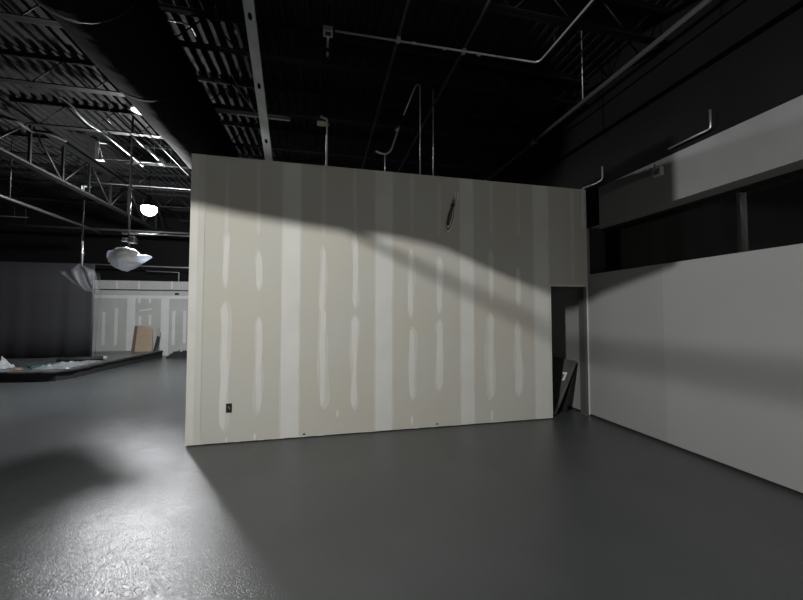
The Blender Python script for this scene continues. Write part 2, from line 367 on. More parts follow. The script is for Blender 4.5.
# added unseen blocker under the main duct, shaped to cast the shadow edge
a = MB(); pr = [(-3.3, 1.1, 3.86), (-2.53, 1.1, 3.80), (-2.38, 1.1, 3.775), (-2.15, 1.1, 3.745), (-1.93, 1.1, 3.725), (-1.76, 1.1, 3.715), (-1.48, 1.1, 3.665), (-1.28, 1.1, 3.58), (-1.04, 1.1, 3.485), (-.93, 1.1, 3.455), (-.68, 1.1, 3.44), (.02, 1.1, 3.33), (.02, 1.1, 4.0), (-3.3, 1.1, 4.0)]
a.prism(pr, (0, .25, 0)); tag(a.build('shadow_blocker', M['duct'], bevel=.004), 'flat black shape added above the viewer to cast a shadow edge', 'duct')
a = MB(); a.tube([(-2.0, -.9, 3.745), (-2.0, 1.09, 3.75)], .012, 10)  # unseen pipe added to cast the slanting shadow band
for y in (-.8,): a.tube([(-2.0, y, 3.76), (-2.0, y, 5.28)], .006, 6)
tag(a.build('sprinkler_pipe', M['darkpipe']), 'unseen black pipe added above the viewer to cast a shadow band', 'pipe')

# ------------------------------------------------------------------ steel stud brace
b0 = Vector((-.69, Y0+.03, 3.54)); b1 = b0+(Vector((-.655, 3.172, 4.33))-Vector((-.687, Y0, 3.568)))*1.70
d = (b1-b0); L = d.length; dn = d.normalized()
sx = Vector((1, 0, 0)); nrm = sx.cross(dn).normalized()
br = thing('steel_stud_brace', b0, 'pale punched steel stud bracing the partition top up to the roof', 'stud')
a = MB(); hw = .046
holes = []
for px_, py_ in ((265, 141), (258.5, 86), (248.5, 16)):
    rr = Vector(ray(px_, py_)); n2 = nrm; tt = (b0-Vector((0, 0, H))).dot(n2)/rr.dot(n2); P = Vector((0, 0, H))+rr*tt
    holes.append((P-b0).dot(dn))
holes.append(holes[-1]+.61)
segs = [0]
for h_ in sorted(holes): segs += [h_-.035, h_+.035]
segs.append(L)
def bp(u, v, o=0): return b0+dn*u+sx*v+nrm*o
for i in range(0, len(segs), 2):
    if segs[i+1] <= segs[i]: continue
    a.poly([bp(segs[i], -hw), bp(segs[i], hw), bp(segs[i+1], hw), bp(segs[i+1], -hw)])
for h_ in sorted(holes):
    u0, u1, n_ = h_-.035, h_+.035, 10
    hole = [(h_+.032*math.cos(q), .018*math.sin(q)) for q in [2*PI*i/24 for i in range(24)]]
    def edge(u, v):                                # outer rim point by direction
        s_ = max(abs(u-h_)/.035, abs(v)/hw, 1e-6); return (h_+(u-h_)/s_, v/s_)
    outer = []
    for i in range(24):
        q = 2*PI*i/24; cu, cv = math.cos(q), math.sin(q); s_ = 1/max(abs(cu)/.035, abs(cv)/hw); outer.append((h_+cu*s_, cv*s_))
    for i in range(24):
        j = (i+1) % 24
        a.poly([bp(*hole[i]), bp(*outer[i]), bp(*outer[j]), bp(*hole[j])])
bmesh.ops.remove_doubles(a.bm, verts=a.bm.verts, dist=1e-5)
o = a.build('web', M['stud'], br); sm = o.modifiers.new('th', 'SOLIDIFY'); sm.thickness = .0015
up_ = 1 if nrm.z > 0 else -1
for s_ in (-1, 1):
    a = MB(); v0, v1 = s_*hw, s_*(hw-.0015)
    pts = [bp(0, v0), bp(0, v1), bp(0, v1, .035*up_), bp(0, v0, .035*up_)]
    a.prism(pts, dn*L); a.build('flange', M['stud'], br)

# ------------------------------------------------------------------ conduits and pipes overhead
def pipe(name, pts, r_, m, label, cat='conduit', n=8, extra=None, group=None, hang=()):
    a = MB(); a.tube(pts, r_, n)
    for q in hang: a.tube([q, (q[0], q[1], 5.3)], .005, 5)
    if extra:
        for e_ in extra: a.tube(e_[0], e_[1], 10)
    return tag(a.build(name, m), label, cat, group)
zc = 4.6
cz = [at(x, y, Z=zc) for x, y in ((335, 33), (397, 40), (463, 50), (500, 55), (534, 60))]
yy = 3.63
P0 = Vector((cz[0].x, yy+.03, zc)); P1 = Vector((2.44, yy-.03, zc))
path = [P0, P1]+[Vector((2.44+.07*math.sin(q), yy-.10+.07*math.cos(q), zc)) for q in (.4, .8, 1.2)]+[Vector((2.51, yy-.12, zc)), Vector((2.51, -2.0, zc))]
t = thing('electrical_conduit', (1.2, yy, zc), 'long thin galvanised conduit from the square box, bending toward the viewer', 'conduit')
a = MB(); a.tube(path, .011, 8); a.build('tube', M['conduit'], t)
for y in (2.0, 3.3): a = MB(); a.tube([(2.51, y, 4.6), (2.51, y, 4.871)], .005, 5); a.build('hanger', M['steelblk'], t)
for x in (.79, 1.56): 
    a = MB(); a.box((x-.022, yy-.03, zc-.022), (x+.022, yy+.025, zc+.022)); a.build('strap_clip', M['conduit'], t, bevel=.004)
for x in (.97, 1.33, 1.75):
    a = MB(); a.tube([(x-.02, yy+.005, zc), (x+.02, yy+.005, zc)], .016, 8); a.build('coupling', M['conduit'], t)
jb_ = thing('junction_box', (-.0, yy+.03, zc-.05), 'small square metal box at the left end of the long conduit', 'junction box')
c = at(328, 32, Z=zc); cx, cy = c.x, yy+.03
a = MB()
for (u0, u1, v0, v1) in ((-.05, .05, -.05, -.03), (-.05, .05, .03, .05), (-.05, -.03, -.03, .03), (.03, .05, -.03, .03)):
    a.box((cx+u0, cy+v0, zc-.045), (cx+u1, cy+v1, zc))
a.box((cx-.05, cy-.05, zc), (cx+.05, cy+.05, zc+.01), 1); a.build('box', [M['galv'], M['black']], jb_)
a = MB(); a.tube([(cx, cy+.05, zc-.02), (cx, cy+.22, zc-.02)], .016, 8); a.tube([(cx, cy+.3, zc-.02), (cx, cy+.36, zc-.02)], .016, 8); a.build('connector', M['galv'], jb_)
a = MB(); a.tube([(cx, cy, zc+.01), (cx, cy, 4.87)], .008, 6); a.build('hanger_rod', M['steelblk'], jb_)

pipe('sprinkler_pipe', [(.79, -3, 4.633), (.79, 9.5, 4.633)], .02, M['darkpipe'], 'dark pipe crossing the long conduit at its first clip', 'pipe', extra=[([(.79, 5.0, 4.633), (.79, 5.08, 4.633)], .032), ([(.79, 6.2, 4.633), (.79, 6.28, 4.633)], .034)]+[([(.79, y_, 4.64), (.79, y_, 4.871)], .006) for y_ in (2.0, 5.9, 8.6)]+[([(.79, 6.3, 4.633), (.79, 6.31, 4.633)], .02)])
pipe('sprinkler_pipe', [(1.56, -3, 4.631), (1.56, 9.0, 4.631)], .018, M['darkpipe'], 'dark pipe crossing the long conduit at its second clip', 'pipe', extra=[([(1.56, y_, 4.64), (1.56, y_, 4.871)], .006) for y_ in (2.0, 5.9, 8.6)])
pipe('sprinkler_pipe', [(3.24, -3, 4.3), (3.24, 7.5, 4.3)], .03, M['pipe2'], 'thick black pipe running toward the viewer on the right', 'pipe', n=12, extra=[([(3.24, 4.75, 4.3), (3.24, 4.9, 4.3)], .045)])
x_ = 3.24; yr = None
c = at(583, 100, Z=4.33); pipe('hanger_rod', [(3.24, c.y, 4.33), (3.24, c.y, 5.28)], .007, M['conduit'], 'thin vertical rod holding the thick black pipe', 'rod')

# vertical conduits rising from the partition top
yv = Y0+.065
def vpoint(px, py): return at(px, py, Y=yv)
for px, top, lab in ((433, 87, 'right one of two tall thin conduits above the hanging cable coil'),):
    q = vpoint(px, top); pipe('vertical_conduit', [(q.x, yv, HW-.01), (q.x, yv, 4.86)], .011, M['conduit'], lab, 'conduit', group='upright conduits above the partition')
q = vpoint(420, 76); 
pipe('vertical_conduit', [(q.x, yv, HW-.01)]+bez([(q.x, yv, 4.83), (q.x-.01, yv, 4.9), (q.x-.05, yv-.01, 4.9), (q.x-.09, yv-.02, 4.83)], 5)+[(1.10, yv-.05, 4.40)], .010, M['conduit'], 'left one of two tall thin conduits, hooked over at its top', 'conduit', group='upright conduits above the partition')
q = vpoint(327, 120)
pipe('vertical_conduit', [(q.x, yv, HW-.01), (q.x, yv, 4.22), (q.x-.03, yv, 4.25)], .014, M['stud'], 'short pale upright conduit right of the steel stud brace', 'conduit', extra=[([(q.x-.09, yv, 4.26), (q.x+.0, yv, 4.23)], .014)])
t = thing('flexible_conduit', (.83, yv, HW), 'shiny curved flexible conduit looping just above the partition top', 'conduit')
a = MB(); a.tube(bez([vpoint(376, 151), vpoint(380, 153), vpoint(386, 154), vpoint(391, 150), vpoint(394, 142), vpoint(398, 130)], 6), .014, 8); a.build('tube', M['conduit'], t)
a = MB(); q = vpoint(398, 130); a.tube([q+Vector((-.03, 0, -.02)), q+Vector((.02, 0, .05))], .022, 8); a.build('fitting', M['galv'], t)
a = MB(); q = vpoint(385, 153); a.tube([(q.x, yv, HW-.005), (q.x, yv, q.z)], .007, 6); a.build('stub', M['stud'], t)

# small ceiling devices
c = at(322, 124, Z=5.12); t = thing('sprinkler_fitting', (c.x, c.y, 5.05), 'small yellowish fitting on the deck above the partition', 'fitting')
a = MB(); a.box((c.x-.09, c.y-.04, 5.09), (c.x+.07, c.y+.04, 5.16)); a.build('body', M['dome'], t, bevel=.01)
a = MB(); a.tube([(c.x+.07, c.y, 5.12), (c.x+.14, c.y, 5.12)], .025, 8); a.tube([(c.x, c.y, 5.15), (c.x, c.y, 5.3)], .01, 6); a.build('stem', M['conduit'], t)
c = at(236, 33, Z=5.2); a = MB(); a.lathe([(.022, 0), (.03, .02), (.02, .05), (.008, .06), (.008, .1)], (c.x, c.y, 5.2), 12)
tag(a.build('fire_sprinkler', M['galv']), 'tiny bright sprinkler head left of the steel stud brace', 'sprinkler')
# bare strut spanning between duct and joist
c0 = at(209, 112, Z=4.80); c1 = at(262, 117, Z=4.80)
a = MB(); a.box((DCX+DR-.12, 5.93, 4.80), (-.55, 5.97, 4.845)); a.box((DCX+DR-.12, 5.93, 4.845), (-.55, 5.935, 4.865)); a.box((DCX+DR-.12, 5.965, 4.845), (-.55, 5.97, 4.865))
tag(a.build('channel_strut', M['galv']), 'grey channel strut crossing behind the steel stud brace', 'strut')
c0 = at(229, 77, Z=4.86); c1 = at(256, 113, Z=4.86)
pipe('armoured_cable', bez([c0+Vector((0, 0, .1)), c0*.6+c1*.4, c1], 5), .008, M['galv'], 'thin slanting cable beside the steel stud brace', 'cable')
a0 = at(156, 18, Z=4.95); a1 = at(165, 18, Z=4.95)
pipe('armoured_cable', bez([at(153, 17, Z=4.95), at(161, 18, Z=4.95), at(168, 23, Z=4.95), at(175, 34, Z=4.98)], 5), .009, M['galv'], 'short looped cable right of the round duct near the top', 'cable')
pipe('armoured_cable', bez([at(168, 20, Z=5.1), at(178, 22, Z=5.06), at(190, 26, Z=5.1), at(196, 36, Z=5.16)], 5), .009, M['galv'], 'drooping grey cable against the deck near the top', 'cable')

# right wall conduits
xx = XR-.03
t = thing('wall_conduit', (xx, 3.05, 3.56), 'thin bright conduit elbow high on the right wall', 'conduit')
a = MB(); a.tube([(xx, 3.30, 3.57)]+bez([(xx, 2.88, 3.575), (xx, 2.84, 3.58), (xx, 2.83, 3.62)], 5)+[(xx, 2.83, 3.78)], .012, 8); a.build('tube', M['galv'], t)
t = thing('wall_conduit', (xx, 4.45, 3.55), 'small conduit elbow in the corner where partition meets right wall', 'conduit')
a = MB(); a.tube([(xx-.05, 4.66, 3.57), (xx, 4.42, 3.57), (xx, 4.33, 3.58), (xx, 4.31, 3.62), (xx, 4.31, 3.78)], .011, 8); a.build('tube', M['conduit'], t)
c = at(657, 172, X=XR-.04); t = thing('junction_box', (XR-.03, c.y, c.z-.05), 'grey square box standing in for a shadow patch on the upper right wall', 'junction box')  # box put where a dark square of shadow falls
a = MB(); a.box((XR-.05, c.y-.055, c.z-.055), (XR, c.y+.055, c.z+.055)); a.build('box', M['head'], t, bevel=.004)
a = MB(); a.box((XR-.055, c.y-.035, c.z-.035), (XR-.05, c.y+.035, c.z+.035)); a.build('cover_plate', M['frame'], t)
a = MB(); a.box((XR-.012, c.y+.06, 3.36), (XR, 4.40, 3.48)); tag(a.build('shadow_strip', M['frame'], bevel=.003), 'dark flat strip standing in for a shadow left of the grey box', 'shadow strip')  # dark strip put in place of a shadow on the wall
# ragged board end at the partition's right top
a = MB(); pts = []
for i in range(13):
    z = 2.95+i*(HW-2.95)/12; pts.append((XR-.05+.012*math.sin(i*1.3)+.006*math.sin(i*3.1), Y0-.016, z))
pts = [(XR-.11, Y0-.016, 2.95)]+pts+[(XR-.11, Y0-.016, HW)]
a.prism(pts, (0, .014, 0)); tag(a.build('drywall_offcut', M['mudtop']), 'narrow wavy-edged drywall strip at the partition top right corner', 'drywall strip')

# ------------------------------------------------------------------ left zone overhead lines
def lin(p, q, z, r_, m, lab, cat='conduit', e0=0, e1=0, name='electrical_conduit', extra=0):
    a_ = at(*p, Z=z); b_ = at(*q, Z=z); x = (a_.x+b_.x)/2
    y0_, y1_ = sorted((a_.y, b_.y)); y0_ -= e0; y1_ += e1
    ex = [([(x, y1_-.12, z), (x, y1_+.02, z)], r_*2)] if extra else None
    yh = [j for j in (5.9, 7.2, 8.6, 10.3) if y0_ < j < y1_] or [(y0_+y1_)/2]
    ex = (ex or [])+[([(x, yh[0], z), (x, yh[0], 4.873 if yh[0] in (5.9, 7.2, 8.6, 10.3) and z < 4.87 else 5.3)], .005)]
    return pipe(name, [(x, y0_, z), (x, y1_, z)], r_, m, lab, cat, extra=ex)
lin((78, 113), (143, 165), 4.80, .016, M['conduit'], 'bright straight conduit passing left of the lamp pole', extra=1)
lin((95, 115), (122, 127), 4.95, .010, M['conduit'], 'thin short conduit above the pale bracket')
lin((130, 135), (146, 148), 4.80, .014, M['galv'], 'faint conduit stretch behind the lamp pole')
lin((147, 147), (161, 162), 4.78, .035, M['galv'], 'thick bright pipe stub right of the lamp pole', extra=1, name='pipe_stub', cat='pipe')
lin((144, 130), (189, 175), 4.70, .012, M['conduit'], 'straight conduit running beside the round duct', name='electrical_conduit')
pipe('sprinkler_pipe', [(-6.45, 6.5, 4.0), (-6.45, 12.0, 4.0)], .035, M['darkpipe'], 'dark pipe low under the girder on the far left', 'pipe')
pipe('hanger_rod', [(-6.45, 8.9, 4.03), (-6.45, 8.9, 5.28)], .012, M['darkpipe'], 'rod holding the dark pipe on the far left', 'rod')
pipe('ceiling_cable', bez([at(0, 116, Z=4.95), at(16, 121, Z=4.93), at(30, 130, Z=4.93), at(48, 133, Z=4.95), at(66, 141, Z=4.95)], 5), .03, M['black'], 'thick sagging black cable at the far left under the deck', 'cable')
pipe('electrical_conduit', bez([at(60, 97, Z=4.86), at(72, 106, Z=4.82), at(80, 116, Z=4.78), at(90, 125, Z=4.78), at(102, 132, Z=4.8)], 5), .014, M['conduit'], 'curving bright cable left of the dome lamp', 'cable')
za = at(60, 219, Y=13.3).z; pipe('electrical_conduit', [(-12, 13.3, za), (at(28, 219, Y=13.3).x, 13.3, za)], .025, M['darkpipe'], 'faint horizontal pipe at the left edge of the photo', 'pipe', hang=[(-9.5, 13.3, za)])
za = at(60, 227, Y=13.0).z; pipe('sprinkler_pipe', [(-11, 13.0, za), (-3, 13.0, za-.02)], .04, M['darkpipe'], 'dark horizontal pipe below the glowing lamp', 'pipe', hang=[(-9, 13.0, za), (-3.05, 13.0, za)])
za = at(140, 266, Y=14.3).z; pipe('electrical_conduit', [(-8.3, 14.3, za+.02), (-2, 14.3, za-.05)], .022, M['conduit'], 'long horizontal conduit just above the far wall', 'conduit', hang=[(-8.25, 14.3, za), (-2.1, 14.3, za-.05)])
q0 = at(146, 271, Y=YF-.06); q1 = at(179, 272.5, Y=YF-.06); pipe('electrical_conduit', [q0, q1, (q1.x, q1.y, FZ-.03)], .018, M['conduit'], 'small L-shaped conduit dropping onto the far wall', 'conduit')
pipe('electrical_conduit', [(-6.08, 10.22, 4.915), (-1.7, 10.22, 4.90)], .016, M['conduit'], 'bright horizontal conduit above the glowing lamp', 'conduit', hang=[(-5.9, 10.22, 4.9), (-1.8, 10.22, 4.9)])
pipe('electrical_conduit', [(-4.64, 8.52, 4.895), (-3.2, 8.52, 4.89)], .014, M['conduit'], 'horizontal conduit at the foot of the tall pale bracket', 'conduit', hang=[(-3.3, 8.52, 4.88)])
pipe('electrical_conduit', [(-4.64, 8.50, 5.235), (-2.4, 8.50, 5.23)], .014, M['darkpipe'], 'upper horizontal conduit from the tall pale bracket to the duct', 'conduit', hang=[(-4.5, 8.5, 5.23), (-2.5, 8.5, 5.22)])

# enamel dome lamp near the deck
c = at(140, 109, Z=5.0); t = thing('dome_light', (c.x, c.y, 4.95), 'small cream half-dome lamp near the deck beside the round duct', 'light')
a = MB(); a.lathe([(.125, 0), (.125, .012), (.115, .05), (.085, .09), (.04, .11), (.02, .112)], (c.x, c.y, 4.96), 20); a.build('shade', M['dome'], t)
a = MB(); a.tube([(c.x, c.y, 5.07), (c.x, c.y, 5.29)], .012, 6); a.build('stem', M['steelblk'], t)
a = MB(); a.tube(bez([(c.x+.02, c.y-.1, 4.93), (c.x+.12, c.y, 4.92), (c.x+.2, c.y+.2, 4.9), (c.x+.2, c.y+.45, 4.88)], 5), .012, 6); a.build('cord', M['galv'], t)

# ------------------------------------------------------------------ plastic-wrapped pendant lamp
PY = 7.36
def lp(px, py): return at(px, py, Y=PY)
t = thing('pendant_lamp', (-3.45, PY, 2.3), 'plastic-wrapped pendant lamp hanging on a pole left of the partition', 'lamp')
pr_ = lp(129, 245)
a = MB(); a.tube([(pr_.x, PY, 2.75), (pr_.x, PY, 5.28)], .016, 8); a.build('pole', M['darkpipe'], t)
a = MB(); c = lp(133, 240); a.box((c.x-.06, PY-.06, c.z-.06), (c.x+.05, PY+.06, c.z+.05)); a.box((c.x-.17, PY-.03, c.z-.035), (c.x-.10, PY+.03, c.z+.035)); a.tube([(c.x-.17, PY, c.z), (c.x+.02, PY, c.z)], .02, 8); a.build('ballast_box', M['galv'], t, bevel=.008)
a = MB(); c2 = lp(125, 233); a.box((c2.x-.04, PY-.03, c2.z-.02), (c2.x+.04, PY+.03, c2.z+.02)); a.build('clamp', M['galv'], t)
c = lp(127, 256); a = MB(); a.lathe([(.05, .15), (.14, .13), (.20, .08), (.235, -.02), (.25, -.13), (.24, -.13), (.18, .05), (.05, .1)], (c.x-.02, PY, c.z), 24); a.build('reflector', M['tag'], t)
# wrap: lofted along X with crumples
sec = [(110.5, 252, 258), (111, 250.5, 262), (113, 249.8, 265), (117, 249.6, 267.5), (121, 249, 270), (124, 248.2, 272.5), (128, 247.8, 271), (131, 249, 269.2), (134, 252, 268), (138, 254, 266), (141, 254.8, 263.5), (146, 255, 261), (150, 255.6, 258.8), (152, 256.8, 257.6)]
a = MB(); rings = []; NN = 36
for i, (px, yt, yb2) in enumerate(sec):
    T = lp(px, yt); B = lp(px, yb2); cz_ = (T.z+B.z)/2; hh = (T.z-B.z)/2
    dep = min(.28, hh*1.15+.02)
    ring = []
    for k in range(NN):
        q = 2*PI*k/NN; nz = 1+.30*noise.noise((i*.9, math.cos(q)*2.2, math.sin(q)*2.2))+.16*noise.noise((i*2.3, math.cos(q)*6, math.sin(q)*6))*(1 if abs(math.sin(q)) < .9 else .3)
        ring.append(a.bm.verts.new((T.x, PY+dep*math.cos(q)*nz, cz_+hh*math.sin(q)*nz)))
    rings.append(ring)
for r0, r1 in zip(rings, rings[1:]):
    for k in range(NN):
        a.bm.faces.new([r0[k], r0[(k+1) % NN], r1[(k+1) % NN], r1[k]]).smooth = True
a.bm.faces.new(rings[0][::-1]); a.bm.faces.new(rings[-1])
o = a.build('plastic_wrap', M['wrap'], t); o['label'] = 'crumpled translucent white plastic wrap'; s_ = o.modifiers.new('s', 'SUBSURF'); s_.levels = 1; s_.render_levels = 1
# conduit beside the pole with an elbow toward the partition
zc_ = lp(131, 234).z; xv = lp(130.5, 220).x
pipe('lamp_conduit', [(xv, PY-.05, 4.86), (xv, PY-.05, zc_+.03), (xv+.01, PY-.05, zc_+.005), (xv+.04, PY-.05, zc_), (XL+.005, PY-.05, zc_)], .013, M['conduit'], 'bright conduit down the lamp pole, turning right toward the partition', 'conduit')

# far pendant with draped clear sheet
FY = 10.2
def fp(px, py): return at(px, py, Y=FY)
t = thing('pendant_lamp', fp(82, 300), 'far pendant lamp draped in clear plastic before the black sheeting', 'lamp')
a = MB(); q0 = fp(82, 241); q1 = fp(82, 266); a.tube([(q1.x, FY, q1.z), (q1.x, FY, q0.z+.0)], .016, 8); a.tube([(q1.x, FY, q0.z), (q1.x, FY, 5.28)], .007, 6, 1); a.tube([(q1.x, FY, q0.z-.35), (q1.x, FY, q0.z-.25)], .026, 8); a.build('pole', [M['galv'], M['steelblk']], t)
a = MB(); rows = [[(81, 265), (82, 264.5), (83, 265)], [(70, 270.5), (82, 268), (92, 270)], [(61, 271.5), (80, 271.5), (97, 270)], [(66, 276), (84, 279), (98.5, 278)], [(74, 282), (88, 286), (100, 286)], [(80, 287), (93, 292), (102, 293)]]
def lerp3(r_, t_):
    p_ = [Vector((*v, 0)) for v in r_]; u = t_*2
    return p_[0].lerp(p_[1], u) if u <= 1 else p_[1].lerp(p_[2], u-1)
gv = []
for i, r_ in enumerate(rows):
    g_ = []
    for k in range(13):
        p_ = lerp3(r_, k/12); off = .10*noise.noise((i*1.1, k*.8, 2))+.12*math.sin(k*1.1)*min(1, i/2)
        P = fp(p_.x, p_.y); g_.append(a.bm.verts.new((P.x, FY-.1+off, P.z)))
    gv.append(g_)
for r0, r1 in zip(gv, gv[1:]):
    for k in range(12): a.bm.faces.new([r0[k], r0[k+1], r1[k+1], r1[k]]).smooth = True
o = a.build('plastic_cover', M['clear2'], t); s_ = o.modifiers.new('s', 'SUBSURF'); s_.levels = 1; s_.render_levels = 1
o['label'] = 'clear wrinkled plastic sheet'; s2 = o.modifiers.new('t', 'SOLIDIFY'); s2.thickness = .004

# glowing work lamp
LP = Vector((-4.009, 9.237, 4.054))
t = thing('work_lamp', LP, 'glaring bright work lamp hung high beyond the partition', 'lamp')
a = MB(); n = 16
a.lathe([(.155*math.sin(PI*i/12)+1e-4, -.155*math.cos(PI*i/12)) for i in range(8)], LP, 24)
o = a.build('bulb', M['lampglow'], t)
a = MB(); a.lathe([(.156, .042), (.162, .042), (.14, .10), (.05, .165), (.03, .17), (.03, .16), (.11, .12), (.148, .06)], LP, 28); a.build('shade', M['steelblk'], t)
a = MB(); a.lathe([(.03, .12), (.03, .2), (.05, .23), (.05, .30), (.02, .32)], LP, 14); a.tube([LP+Vector((0, 0, .24)), (LP.x, LP.y, 5.29)], .006, 6); a.build('socket', M['steelblk'], t)

# ------------------------------------------------------------------ black sheeting, platform and what lies on it
SY = 12.85
xr_ = at(94, 300, Y=SY).x; zt_ = at(94, 264, Y=SY).z
a = MB(); n = 60; cols = []
for i in range(n+1):
    x = XW+.3+(xr_-XW-.3)*i/n; yo = .012*math.sin(i*.9)+.03*noise.noise((i*.35, 0, 0))
    cols.append([(x, SY+yo, .24), (x, SY+yo*.6, 1.2), (x, SY+yo*.8, 2.2), (x, SY, zt_)])
vv = [[a.bm.verts.new(p_) for p_ in c_] for c_ in cols]
for c0, c1 in zip(vv, vv[1:]):
    for k in range(3): a.bm.faces.new([c0[k], c1[k], c1[k+1], c0[k+1]]).smooth = True
o = a.build('plastic_sheeting', M['blackplastic']); s2 = o.modifiers.new('t', 'SOLIDIFY'); s2.thickness = .01
tag(o, 'tall black plastic sheeting hung like a wall at left', 'sheeting')
# clear sheet hanging at the sheeting's free edge
a = MB(); rows = [(93, 272, 99, 273), (92, 290, 103, 296), (93, 310, 99, 316), (93, 335, 97.5, 340), (93, 356, 96, 358)]
gv = []
for i, (xa_, ya2, xb_, yb3) in enumerate(rows):
    g_ = []
    for k in range(6):
        P = at(xa_+(xb_-xa_)*k/5, ya2+(yb3-ya2)*k/5, Y=SY-.25); g_.append(a.bm.verts.new((P.x, SY-.25+.08*math.sin(k*1.7+i), max(P.z, .25))))
    gv.append(g_)
for r0, r1 in zip(gv, gv[1:]):
    for k in range(5): a.bm.faces.new([r0[k], r0[k+1], r1[k+1], r1[k]]).smooth = True
o = a.build('clear_sheet', M['clear2']); s_ = o.modifiers.new('s', 'SUBSURF'); s_.levels = 2; s_.render_levels = 2; s2 = o.modifiers.new('t', 'SOLIDIFY'); s2.thickness = .003
tag(o, 'clear wrinkled plastic hanging along the black sheeting edge', 'plastic sheet')

PH = .235
pl = [(XW+.02, 10.0), (-7.2, 9.9), (-6.4, 9.8), (-6.1, 9.85), (-5.92, 10.3), (-5.9, 11.0), (-5.84, 12.0), (-5.78, 12.8), (-5.72, 13.6), (-5.69, 14.4), (-5.8, 14.66), (XW+.02, 14.66)]
t = thing('low_platform', (-8, 12, 0), 'low black-edged platform along the left side of the floor', 'platform')
a = MB(); a.prism([(x, y, 0) for x, y in pl], (0, 0, PH-.02)); a.build('base', M['black'], t)
a = MB(); a.prism([(x-(.0 if x < -12 else .03), y+(.03 if y < 14 else 0), PH-.02) for x, y in pl], (0, 0, .015)); o = a.build('top_sheet', M['platform'], t); o['label'] = 'scuffed grey top sheet'
# black membrane lip, lumpy
a = MB(); lip = [Vector((x, y, PH-.03)) for x, y in pl[1:10]]; path = bez(lip, 6)
a.tube([p_+Vector((.02*noise.noise((i*.5, 1, 0)), 0, .02*noise.noise((i*.7, 5, 0)))) for i, p_ in enumerate(path)], .035, 8); a.build('rolled_edge', M['black'], t)

def crumple(name, cx, cy, sx_, sy_, h_, z0, m, label, cat, seed=0, n=26):
    a = MB(); g_ = []
    for i in range(n+1):
        row = []
        for j in range(n+1):
            u, v = i/n*2-1, j/n*2-1
            e_ = max(0, 1-max(abs(u), abs(v))**3)
            rx = 1+.25*noise.noise((v*1.7, seed, 1)); ry = 1+.25*noise.noise((u*1.7, seed, 7))
            z = z0+.004+h_*e_*(.35+.9*abs(noise.noise((u*2.6+seed, v*2.6, seed)))+.4*abs(noise.noise((u*7, v*7+seed, 2))))
            row.append(a.bm.verts.new((cx+sx_*u*rx, cy+sy_*v*ry, z)))
        g_.append(row)
    for i in range(n):
        for j in range(n): a.bm.faces.new([g_[i][j], g_[i+1][j], g_[i+1][j+1], g_[i][j+1]])
    for f_ in a.bm.faces: f_.smooth = False
    o = a.build(name, m); s2 = o.modifiers.new('t', 'SOLIDIFY'); s2.thickness = .003; s2.offset = 1
    return tag(o, label, cat)
c = at(72, 370, Z=PH)
crumple('plastic_film', -6.42, 10.6, .33, .45, .14, PH, M['clear'], 'heap of crumpled clear plastic film on the platform corner', 'plastic film', 3)
crumple('plastic_film', -6.3, 11.35, .22, .24, .06, PH, M['clear'], 'flatter crumpled clear film behind the big plastic heap', 'plastic film', 11)
crumple('plastic_bag', -7.8, 10.5, .26, .25, .36, PH, M['bag'], 'white plastic bag at the left edge of the platform', 'bag', 21, 18)
a = MB(); a.prism([(-7.25, 10.7, PH), (-6.95, 10.4, PH), (-6.88, 11.2, PH), (-7.2, 11.35, PH)], (0, 0, .05)); tag(a.build('glass_sheet', M['teal'], bevel=.003), 'dark green glass sheets lying left of the plastic heap', 'glass')
crumple('paper_scrap', -7.12, 10.2, .09, .08, .07, PH, M['cardedge'], 'small tan paper scrap between white bag and glass', 'paper', 31, 12)
q0 = at(57, 360.5, Z=.305); q1 = at(106, 358, Z=.305)
t = thing('wrapped_roll', (-6.3, 12.0, PH), 'long thin black roll with a pale end lying at the sheeting foot', 'roll')
a = MB(); d_ = (q1-q0).normalized(); a.tube([q0, q1], .06, 10); a.build('roll', M['black'], t)
a = MB(); a.tube([q1-d_*.06, q1+d_*.02], .061, 10); a.build('end_cap', M['greyboard'], t)

# cardboard and boards leaning on the far wall
def P2(px, py, Y): return at(px, py, Y=Y)
yb_ = YF-.55
a = MB(); b0_ = P2(134.5, 357, yb_); b1_ = P2(152, 357.5, yb_); t0 = P2(136.5, 326, YF-.2); t1 = P2(151.5, 329, YF-.2); tm = P2(145, 326.5, YF-.2)
zoff = b0_.z; pts = [(b0_.x, yb_, PH+.002), (b1_.x, yb_, PH+.002), (t1.x, YF-.14, t1.z), (tm.x, YF-.12, tm.z), (t0.x, YF-.12, t0.z)]
t = thing('cardboard_sheet', (b0_.x, yb_, .02), 'upright brown cardboard panel leaning on the far wall', 'cardboard')
a.prism(pts, (0, .04, 0)); a.build('panel', M['card'], t)
a = MB(); a.prism([(b0_.x-.16, yb_+.1, PH+.002), (b0_.x, yb_, PH+.002), (t0.x, YF-.12, t0.z), (t0.x-.12, YF-.06, t0.z-.01)], (.0, .03, 0)); o = a.build('side_flap', M['cardedge'], t); o['label'] = 'dark brown flap'
a = MB(); z_ = (t0.z)*.3; q_ = (yb_*.7+(YF-.12)*.3)-.004; a.box((b0_.x+.03, q_-.006, z_), (b1_.x-.03, q_, z_+.012)); a.build('crease', M['cardedge'], t)
a = MB(); c0 = P2(151, 334, YF-.1); c1 = P2(160.5, 336, YF-.1)
a.prism([(b1_.x+.03, YF-.42, PH+.002), (c1.x, YF-.42, PH+.002), (c1.x, YF-.06, P2(160, 333, YF).z), (c1.x-.15, YF-.06, P2(155, 329, YF).z), (b1_.x+.03, YF-.06, P2(151, 328, YF).z)], (0, .025, 0))
tag(a.build('grey_board', M['greyboard']), 'grey-green board leaning right behind the brown cardboard', 'board')
